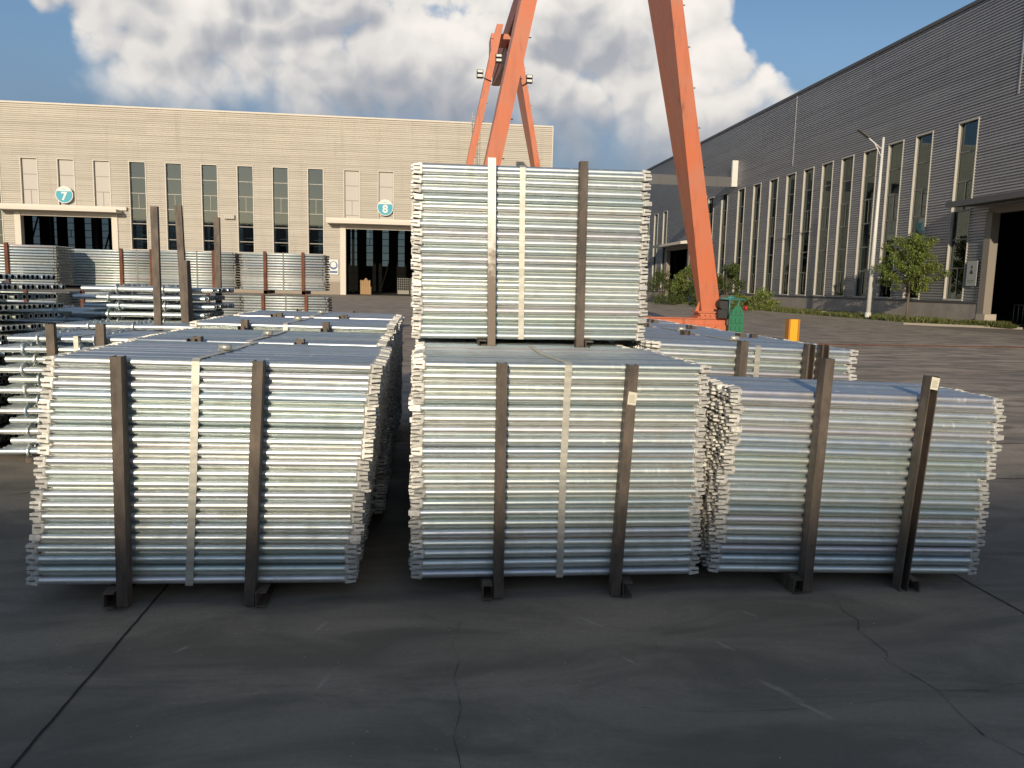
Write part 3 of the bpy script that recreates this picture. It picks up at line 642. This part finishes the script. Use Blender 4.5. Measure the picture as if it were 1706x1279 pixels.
def shrub(loc, h, rad, m, lab, seed, n=3500, size=.16):
    o = empty('shrub', loc, lab, 'shrub', 'shrubs along the grey warehouse'); r = random.Random(seed); cl = []
    for k in range(26):
        a = r.uniform(0, 6.28); q = r.random() ** .6; z = r.uniform(.12, .92); wd = rad * (1 - .45 * max(0, z - .45) / .55)
        cl.append((math.cos(a) * q * wd, math.sin(a) * q * wd, z * h, rad * r.uniform(.2, .42), 1))
    mb = MB(); 
    for k in range(6): mb.tube((0, 0, 0), (r.uniform(-.5, .5) * rad, r.uniform(-.5, .5) * rad, h * .75), .04, .012, 5)
    mb.build('stem', M['bark'], o); c = MB(); leaf_cloud(c, cl, n, size, seed + 1); c.build('foliage', m, o)
shrub((28.2, 71.0, 0), 4.3, 1.5, M['leafdark'], 'tall dark rounded shrub just right of the orange crane leg base', 1, 4500)
shrub((27.4, 75.5, 0), 2.2, 1.1, M['leafdark'], 'lower dark shrub close beside the tall one right of the crane leg', 9, 2500)
shrub((28.9, 84.5, 0), 4.6, 1.5, M['leaf'], 'bright green upright shrub left of the orange crane leg', 2, 3800)
shrub((28.4, 93.0, 0), 4.2, 1.5, M['leafdark'], 'olive shrub beside the top bundle of steel, farthest along the wall', 3, 3500)
shrub((28.5, 79.5, 0), 3.6, 1.0, M['leafdark'], 'slim dark shrub mostly behind the orange crane leg', 4, 2500)
shrub((28.0, 62.6, 0), 1.75, 1.25, M['leaflight'], 'low yellow green shrub at the start of the verge', 5, 3500, .13)
shrub((26.9, 83.0, 0), .95, 2.0, M['leafdark'], 'low dark clipped ground shrub in front of the bright green one', 6, 3200, .12)
shrub((27.6, 66.0, 0), 1.2, 1.3, M['leaf'], 'small mid green shrub between the tall dark shrub and the yellow green one', 7, 2500, .12)
vg = MB(); r = random.Random(11)
for k in range(30000):
    y = 38.0 + (r.random() ** 1.25) * 46; x0 = 27.2 if y > 41.5 else 27.6 + (41.5 - y) * .9
    x = r.uniform(x0 + .1, 31.2); h = r.uniform(.08, .30) * (.7 + .6 * (math.sin(y * 1.3) * math.sin(x * 2.1) > -.2)); a = r.uniform(0, 3.14); ww = .03 + .0006 * y
    dx, dy = math.cos(a) * ww, math.sin(a) * ww; lx, ly = r.uniform(-.1, .1), r.uniform(-.1, .1)
    vg.face([(x - dx, y - dy, .06), (x + dx, y + dy, .06), (x + lx, y + ly, .06 + h)])
tag(vg.build('grass', M['grass']), 'low rough green verge along the foot of the right warehouse', 'grass', kind='stuff')
mb = MB(); mb.face([(27.2, 41.5, .06), (31.4, 38, .06), (31.4, 85, .06), (27.2, 85, .06)]); tag(mb.build('verge_soil', mat('verge_soil', (.07, .06, .035), .95)), kind='structure')
mb = MB(); mb.box(27.0, 27.2, 41.5, 85, 0, .12); 
mb.hexa([(27.0, 41.5, 0), (31.3, 37.8, 0), (31.4, 38.0, 0), (27.2, 41.5, 0), (27.0, 41.5, .12), (31.3, 37.8, .12), (31.4, 38.0, .12), (27.2, 41.5, .12)])
tag(mb.build('kerb', M['kerb']), kind='structure')
mb = MB(); mb.tube((0, 0, .12), (.5, .1, .18), .12, .1, 8); mb.tube((.5, .1, .16), (.9, .0, .12), .11, .06, 8)
tag(mb.build('plastic_bag', M['white']), 'crumpled white bag lying on the verge by the plinth', 'bag').location = (29.5, 55.5, .05)

# ------------------------------------------------------------ ledgers
TR, SP, LP = .0220, .0720, .02875          # tube radius, spacing in depth, rise per layer
HL = .064
def head_mb(sx):                            # coupler head, grows outwards from the tube end along sx
    mb = MB()
    mb.tube((0, 0, 0), (sx * .008, 0, 0), .0240, n=10)
    def tap(xa, xb, za0, za1, zb0, zb1, ya, yb, m=0):
        xa *= sx; xb *= sx
        mb.hexa([(xa, -ya, za0), (xb, -yb, zb0), (xb, yb, zb0), (xa, ya, za0), (xa, -ya, za1), (xb, -yb, zb1), (xb, yb, zb1), (xa, ya, za1)], m)
    tap(.008, .020, -.0235, .0235, -.0228, .0228, .0165, .0165)
    tap(.020, HL, .0048, .0228, .0040, .0160, .0165, .0135)
    tap(.020, HL, -.0228, -.0048, -.0160, -.0040, .0165, .0135)
    tap(.0205, .054, -.0046, .0046, -.0038, .0038, .011, .009, 1)
    return mb
HLm, HRm = head_mb(-1), head_mb(1)
head_me = {(-1): HLm.mesh('coupler_head', [M['head'], M['wedge']]), 1: HRm.mesh('coupler_head', [M['head'], M['wedge']])}
tube_cache = {}
def tube_me(L):
    k = round(L, 3)
    if k not in tube_cache:
        mb = MB(); mb.tube((-L / 2, 0, 0), (L / 2, 0, 0), TR, n=20, caps=False); tube_cache[k] = mb.mesh('ledger', M['galv'])
    return tube_cache[k]
pile_cache = {}
def offsets(seed, nl, nc, amp):
    r = random.Random(seed); return [[r.gauss(0, amp) + rowo for _ in range(nc)] for rowo in [r.gauss(0, amp * .8) for _ in range(nl)]]
def bundle(lab, xl, xr, y0, z0, nc, nl, shown_front, group='strapped bundles of steel tubes', tilt=0., shear=0., seed=1, posts=None, strap=None, amp=.006,
           heads=True, postm='post', skid=.085, name='tube_bundle', topcols=None, clip=True, pad=None, backposts=True):
    """xl..xr outer ends, y0 front tube centre, z0 lowest tube centre"""
    cx = (xl + xr) / 2; L = xr - xl - 2 * HL
    root = empty(name, (cx, y0, z0 - TR - skid), lab, 'tube bundle', group); root.rotation_euler = (0, tilt, 0)
    zb = TR + skid; off = offsets(seed, nl, nc, amp); rr = random.Random(seed + 50)
    def pos(l, c): return Vector((off[l][c] + shear * (l / (nl - 1) - .5), c * SP + (SP / 2 if l % 2 else 0), zb + l * LP + (.003 if l % 2 else 0)))
    front = [(nl - 1 - k, 0) for k in range(min(nl, shown_front))]
    top = [(nl - 1, c) for c in range(1, (topcols or nc))]
    single = []
    for q in front[:1] + top + front[1:]:
        if q not in single and len(single) < 98: single.append(q)
    sset = set(single); me = tube_me(L)
    for (l, c) in single:
        o = bpy.data.objects.new('ledger', me); col.objects.link(o); o.parent = root; o.location = pos(l, c) + Vector((0, 0, rr.uniform(-.003, .003))); o.rotation_euler = (rr.uniform(-.1, .1), rr.gauss(0, .0012), rr.gauss(0, .0015))
        if heads:
            flip = rr.random() < .06
            for sx in (-1, 1):
                h = bpy.data.objects.new('coupler_head', head_me[sx]); col.objects.link(h); h.parent = o; h.location = (sx * L / 2, 0, 0)
                h.rotation_euler = (R(90) * flip + rr.uniform(-.12, .12), 0, 0)
    key = (round(L, 3), nc, nl, seed, len(single), round(shear, 3), amp)
    if key not in pile_cache:
        pm = MB()
        for l in range(nl):
            for c in range(nc):
                if (l, c) in sset: continue
                p = pos(l, c); pm.tube(p + Vector((-L / 2, 0, 0)), p + Vector((L / 2, 0, 0)), TR, n=10, caps=False)
                q = Matrix.Translation(p) @ Matrix.Rotation(rr.uniform(-.25, .25) + (R(90) if rr.random() < .06 else 0), 4, 'X')
                pm.extend(HLm, Matrix.Translation((-L / 2, 0, 0)) @ q, 1); pm.extend(HRm, Matrix.Translation((L / 2, 0, 0)) @ q, 1)
        pile_cache[key] = pm.mesh('ledger_pile', [M['galv_in'], M['head'], M['wedge']])
    tag(link('ledger_pile', pile_cache[key], root), kind='stuff')
    D = (nc - 1) * SP + (SP / 2 if nl > 1 else 0); ztop = zb + (nl - 1) * LP + TR
    # skids (channel section running front to back) and posts
    for pi, pp in enumerate(posts or []):
        xb_, xt_, over, style = pp; xb_ -= cx; xt_ -= cx
        s = MB(); sgn = -1 if pi == 0 else 1; xs = xb_ + sgn * .035; w0, w1 = sorted((xs, xs + sgn * .055)); y_a, y_b = -.115, D + .10; h = skid - .003
        s.box(w0, w1, y_a, y_b, .001, .007); s.box(w0, w1, y_a, y_b, h - .007, h); wv = w0 if style != 'open' else w1 - .006; s.box(wv, wv + .006, y_a + .001, y_b - .001, .007, h - .007)
        s.build('skid', M['post'], root)
        for yy_ in ((-TR - .078, -TR - .004), (D + TR + .004, D + TR + .054))[:2 if backposts else 1]:
            p = MB(); hw = .0265; z1 = ztop + over
            def seg(dx0, dx1, ya, yb): p.hexa([(xb_ + dx0, ya, .002), (xb_ + dx1, ya, .002), (xb_ + dx1, yb, .002), (xb_ + dx0, yb, .002), (xt_ + dx0, ya, z1), (xt_ + dx1, ya, z1), (xt_ + dx1, yb, z1), (xt_ + dx0, yb, z1)])
            ya, yb = yy_; isf = yb < 0
            if (style == 'open') == isf: seg(-hw, hw, yb - .006, yb); seg(-hw, -hw + .006, ya, yb - .006); seg(hw - .006, hw, ya, yb - .006)
            else: seg(-hw, hw, ya, ya + .006); seg(-hw, -hw + .006, ya + .006, yb); seg(hw - .006, hw, ya + .006, yb)
            o = p.build('post', M[postm if (isf or postm != 'sheenpost') and style != 'bright' else ('sheenpost' if isf else 'post')], root)
            if isf and style == 'tagged' or (isf and pad == pi):
                tg = MB(); zt = z1 - .21 if style == 'tagged' else z1 - .07; xo = xt_ - .004; tg.hexa([(xo - .026, ya - .004, zt), (xo + .02, ya - .004, zt - .006), (xo + .02, ya - .002, zt - .006), (xo - .026, ya - .002, zt), (xo - .020, ya - .004, zt + .07), (xo + .028, ya - .004, zt + .062), (xo + .028, ya - .002, zt + .062), (xo - .020, ya - .002, zt + .07)])
                for k in range(4): tg.box(xo - .016, xo + .016 - .004 * (k % 2), ya - .0052, ya - .0041, zt + .012 + k * .011, zt + .014 + k * .011, 1)
                tg.build('paper_tag', [M['paper'], M['ink']], o)
    if strap is not None:
        xs0, xs1 = strap[0] - cx, strap[1] - cx; hw = .0195; s = MB(); yf = -TR - .003
        def ring(pts):
            for (a, b) in zip(pts, pts[1:]):
                d = (Vector(b) - Vector(a)).normalized(); nrm = Vector((1, 0, 0)).cross(d).normalized() * .0012
                s.hexa([Vector(a) + Vector((-hw, 0, 0)) - nrm, Vector(a) + Vector((hw, 0, 0)) - nrm, Vector(b) + Vector((hw, 0, 0)) - nrm, Vector(b) + Vector((-hw, 0, 0)) - nrm,
                        Vector(a) + Vector((-hw, 0, 0)) + nrm, Vector(a) + Vector((hw, 0, 0)) + nrm, Vector(b) + Vector((hw, 0, 0)) + nrm, Vector(b) + Vector((-hw, 0, 0)) + nrm])
        zt = ztop + .003; xm = xs1 + (strap[2] if len(strap) > 2 else .05)
        ring([(xs1, yf + .012, zt), (xs1, yf, zt - .012), ((xs0 + xs1) / 2 + rr.gauss(0, .002), yf, (zt + zb) / 2), (xs0, yf, zb - TR)]) 
        ring([(xs1, yf + .012, zt), (xm, D * .45, zt), (xm + .01, D + TR + .003, zt)]); ring([(xm + .01, D + TR + .003, zt), (xs0, D + TR + .003, zb - TR)])
        so_ = s.build('strap', M['strap'], root)
        if clip:
            c = MB(); y_ = D * .42; c.box(xm - .05, xm - .002, y_ - .02, y_ + .02, zt + .005, zt + .008); c.tube((xm - .045, y_ - .018, zt + .022), (xm + .02, y_ - .018, zt + .022), .018, n=10); c.box(xm - .02, xm + .02, y_, y_ + .045, zt + .004, zt + .007)
            c.build('buckle', M['strap'], so_)
    return root
G = 'strapped bundles of steel tubes'
T4 = 1.26
bundle('front left bundle of galvanised ledgers, plain straight strap left of its centre', -1.97, -.30, 4.10, .118, 16, 41, 41, tilt=.013, shear=.13, seed=1, posts=[(-1.53, -1.53, .012, 'web'), (-.90, -.85, .006, 'web')], strap=(-1.22, -1.17, .04))
bundle('front middle bundle of galvanised ledgers under the raised one, with paper tag on post', -.065, 1.558, 4.12, .118, 16, 41, 41, tilt=.003, seed=2, posts=[(.41, .40, .004, 'web'), (1.06, 1.105, .004, 'tagged')], strap=(.755, .765, -.06), clip=False)
bundle('front right bundle of ledgers, slightly lower, tall posts leaning right', 1.645, 3.30, 4.12, .105, 10, 36, 36, tilt=.028, shear=.07, seed=3, posts=[(2.17, 2.17, .20, 'web'), (2.755, 2.80, .125, 'open')], pad=1, amp=.009, backposts=False)
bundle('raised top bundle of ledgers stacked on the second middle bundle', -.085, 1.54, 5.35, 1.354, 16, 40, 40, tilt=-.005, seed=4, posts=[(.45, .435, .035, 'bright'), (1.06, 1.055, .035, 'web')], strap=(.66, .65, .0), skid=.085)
for i, (y, lab, z0) in enumerate(((5.38, 'second bundle back in the left row of ledgers', .118), (6.74, 'third bundle back in the left row, level top', .165), (8.3, 'fourth and last bundle of the left row of ledgers', .165))):
    bundle(lab, -1.96, -.28, y, z0, 16, 41, 3, tilt=.010, seed=6 + i, posts=[(-1.50, -1.50, .025, 'web'), (-.86, -.84, .025, 'web')], strap=(-1.2, -1.18, .04), skid=z0 - TR - .001)
for i, (y, lab) in enumerate(((5.33, 'second bundle of the middle row carrying the raised bundle'), (6.6, 'third bundle of the middle row behind the raised bundle'), (7.9, 'fourth bundle of the middle row behind the raised bundle'), (9.2, 'farthest bundle of the middle row'))):
    bundle(lab, -.06, 1.43, y, .120, 16, 41, 2, tilt=.003, seed=12 + i, posts=[(.45, .45, .0, 'web'), (1.05, 1.05, .0, 'web')], skid=.097, topcols=16)
for i, (y, lab, w_) in enumerate(((5.15, 'second bundle of the right row with short posts and narrow strap', 4), (6.36, 'third bundle back in the right row', 2), (7.62, 'fourth bundle back in the right row', 2), (9.0, 'fifth bundle back in the right row', 2), (10.3, 'farthest bundle in the right row before the crane', 2))):
    ex = [(2.12, 2.12, .035, 'web'), (2.60, 2.60, .03, 'open')] + ([(2.70, 2.70, .03, 'open')] if i == 0 else [])
    bundle(lab, 1.49, 2.98 - .0, y, .152, 15, 41, w_, tilt=.026, seed=20 + i, posts=ex, strap=(2.25, 2.25, .02), skid=.129)

# far stacks, about 22 m away
def far_me(L):
    mb = MB(); mb.tube((-L / 2, 0, 0), (L / 2, 0, 0), .030, n=16); return mb.mesh('ledger', M['galv_pale'])
PF = .072
def far(lab, xl, xr, y0, z0, nl, seed, posts, strap, nc=20):
    nl = round(nl * .0575 / PF)
    cx = (xl + xr) / 2; root = empty('tube_bundle', (cx, y0, z0 - .13), lab, 'tube bundle', 'bundles stacked along the far side'); L = xr - xl
    r = random.Random(seed); key = ('far', round(L, 2), nl); me = far_me(L - .1)
    for l in range(nl):
        o = bpy.data.objects.new('ledger', me); col.objects.link(o); o.parent = root; o.location = (r.gauss(0, .012), 0, .13 + l * PF); 
    pm = MB(); D = 1.1
    for l in range(nl):
        for c in range(int(D / PF)):
            if c == 0: continue
            x = r.gauss(0, .014); p = Vector((x, c * PF, .13 + l * PF)); pm.tube(p - Vector((L / 2 - .05, 0, 0)), p + Vector((L / 2 - .05, 0, 0)), .030, n=8)
        for c in range(int(D / PF)):
            for sx in (-1, 1):
                x = sx * (L / 2 - .05) + r.gauss(0, .012); x0, x1 = sorted((x, x + sx * .055)); pm.box(x0, x1, c * PF - .012, c * PF + .012, .13 + l * PF - .022, .13 + l * PF + .022, 1)  # head boxes coloured dark, standing in for shade on the stack ends
    tag(pm.build('ledger_pile', [M['galv_in'], M['dullshade']], root), kind='stuff')
    for x in posts:
        p = MB(); p.box(x - cx - .04, x - cx + .04, -.10, -.03, -.02, .13 + nl * PF); p.build('post', M['rust'], root)
        p = MB(); p.box(x - cx - .04, x - cx + .04, -.1, D, -.0, .09); p.build('skid', M['rust'], root)
    if strap: p = MB(); p.box(strap - cx - .02, strap - cx + .02, -.034, -.028, .1, .13 + nl * PF - .02); p.build('strap', M['dullshade'], root)
far('upper right bundle of the far stacks beside doorway 8', -5.0, -2.75, 22, 1.45, 17, 1, (-4.33, -3.32), -3.85)
far('lower right bundle of the far stacks beside doorway 8', -4.95, -2.68, 22, .15, 20, 2, (-4.4, -3.25), -3.8)
far('upper second bundle from the right in the far stacks', -7.32, -5.2, 22.3, 1.45, 17, 3, (-6.55, -5.75), -6.2)
far('upper third bundle from the right in the far stacks', -9.75, -7.36, 22.7, 1.45, 17, 4, (-8.3, -7.5), -7.9)
far('upper leftmost bundle in the far stacks', -12.4, -9.35, 21.2, 1.47, 17, 5, (-11.25, -10.5), -10.85)
far('lower bundle under the second from the right in the far stacks', -7.4, -5.0, 22.2, .15, 20, 6, (-6.9, -5.9), None)
far('lower bundle left of the middle in the far stacks', -9.8, -7.42, 22.2, .15, 20, 7, (-9.15, -8.2), None)
far('lower leftmost bundle in the far stacks', -12.4, -9.4, 21.2, .15, 20, 8, (-11.2, -10.1), None)

# ------------------------------------------------------------ standards (posts with rosettes) on the left
SR = .028
def std_mb(L, ros):
    mb = MB(); mb.tube((-L / 2, 0, 0), (L / 2, 0, 0), SR, n=16, caps=False)
    for sx in (-1, 1):
        n = 16
        ro = [(sx * L / 2, math.cos(6.2832 * k / n) * SR, math.sin(6.2832 * k / n) * SR) for k in range(n)]; ri = [(x, y * .84, z * .84) for x, y, z in ro]; rb = [(x - sx * .09, y, z) for x, y, z in ri]
        for k in range(n): mb.face([ro[k], ro[(k + 1) % n], ri[(k + 1) % n], ri[k]]); mb.face([ri[k], ri[(k + 1) % n], rb[(k + 1) % n], rb[k]], 1, True)  # bore coloured black for the shade inside the hollow tube
        mb.face(rb, 1)
    return mb
def ros_mb():
    mb = MB(); n = 24; t = .005
    for k in range(n):
        a0, a1 = 6.2832 * k / n, 6.2832 * (k + 1) / n; hole = (k % 3 == 1)
        for (r0, r1) in (((SR, .036), (.052, .060)) if hole else ((SR, .060),)):
            p = [(math.cos(a) * r, math.sin(a) * r) for a, r in ((a0, r0), (a1, r0), (a1, r1), (a0, r1))]
            mb.hexa([(-t, *p[0]), (-t, *p[1]), (-t, *p[2]), (-t, *p[3]), (t, *p[0]), (t, *p[1]), (t, *p[2]), (t, *p[3])])
    return mb
RO = ros_mb(); ros_me = RO.mesh('rosette', M['galv'])
st_cache = {}
def standards(lab, xl, xr, y0, z0, nc, nl, seed, rosx=(.25,), posts=(), strap=None, sy=.082, sz=.094, indiv=3, stag=.10, step=0., rz=0.):
    L = xr - xl - stag; cx = (xl + xr) / 2; root = empty('standard_bundle', (cx, y0, 0), lab, 'tube bundle', 'bundles of tubes with rosettes', R(rz)); r = random.Random(seed)
    if L not in st_cache: st_cache[L] = std_mb(L, rosx).mesh('standard', [M['galv'], M['black']])
    me = st_cache[L]; SM = std_mb(L, rosx); pile = MB(); cnt = 0
    for l in range(nl - 1, -1, -1):
        for c in range(nc):
            p = Vector(((stag / 2 if l % 2 else -stag / 2) + r.gauss(0, .012) + step * c, c * sy + (sy / 2 if l % 2 else 0), z0 + l * sz))
            rx = [(-L / 2 + f * L) + (.0 if c % 2 else .028) for f in rosx]
            if (c < 1 or l == nl - 1 or c < indiv and l > nl - 3) and cnt < 60:
                cnt += 1; o = link('standard', me, root, p)
                for x in rx:
                    q = link('rosette', ros_me, o, (x, 0, 0)); q.rotation_euler = (r.uniform(0, 1), 0, 0)
            else:
                pile.extend(SM, Matrix.Translation(p))
                for x in rx: pile.extend(RO, Matrix.Translation(p + Vector((x, 0, 0))))
    if pile.v: tag(pile.build('standard_pile', [M['galv_in'], M['black']], root), kind='stuff')
    for (x, y, h, lean) in posts:
        b = MB(); x -= cx; y -= y0; z_ = .0
        def seg(a, c_, e, f): b.hexa([(x + a, y + e, z_), (x + c_, y + e, z_), (x + c_, y + f, z_), (x + a, y + f, z_), (x + a + lean, y + e, h), (x + c_ + lean, y + e, h), (x + c_ + lean, y + f, h), (x + a + lean, y + f, h)])
        seg(-.036, .036, -.006, 0); seg(-.036, -.030, 0, .05); seg(.030, .036, 0, .05); b.build('post', M['post'], root)
    for x in (xl + .3, xr - .3):
        b = MB(); b.box(x - cx - .03, x - cx + .03, -.1, nc * sy + .05, .0, max(.004, z0 - SR - .012)); b.build('skid', M['post'], root)
    if strap:
        b = MB(); x = strap - cx; zt = z0 + (nl - 1) * sz + SR + .002; b.box(x - .02, x + .02, -SR - .005, -SR - .002, z0, zt); b.box(x - .02, x + .02, -SR - .005, nc * sy, zt, zt + .003); b.build('strap', M['strap'], root)
standards('nearest pile of rosette tubes left of the front left bundle', -3.86, -2.60, 7.45, .085, 12, 12, 1, (.2, .62), posts=((-3.34, 7.38, 1.26, 0), (-2.92, 7.38, 1.27, .005)), strap=-3.14)
standards('pile of rosette tubes cut by the left edge of the photo, greenish ends', -5.4, -4.02, 7.35, .085, 12, 11, 2, (.3, .8))
standards('tall pile of open tube ends at the left edge', -5.66, -4.04, 8.13, .085, 13, 17, 3, (.55,), sz=.099, sy=.075, indiv=8, stag=.07, rz=-12)
standards('low pile of tubes behind the nearest rosette pile, ends pointing right', -3.95, -2.35, 8.62, .085, 8, 12, 4, (.2, .5), posts=((-2.85, 8.72, 2.44, 0.0),), sz=.0985, indiv=6)
standards('pale lit tubes between the tall brown posts', -4.05, -2.48, 9.55, .085, 12, 16, 5, (.25, .6), posts=((-2.75, 9.44, 2.52, -.07), (-2.69, 9.43, 1.9, -.06), (-2.68, 10.55, 2.48, 0.0)), sz=.098, indiv=6)
standards('short dark pile with blue shaded ends behind the tall left pile', -5.1, -3.55, 9.75, .085, 8, 13, 6, (.5,), sz=.099, indiv=8)
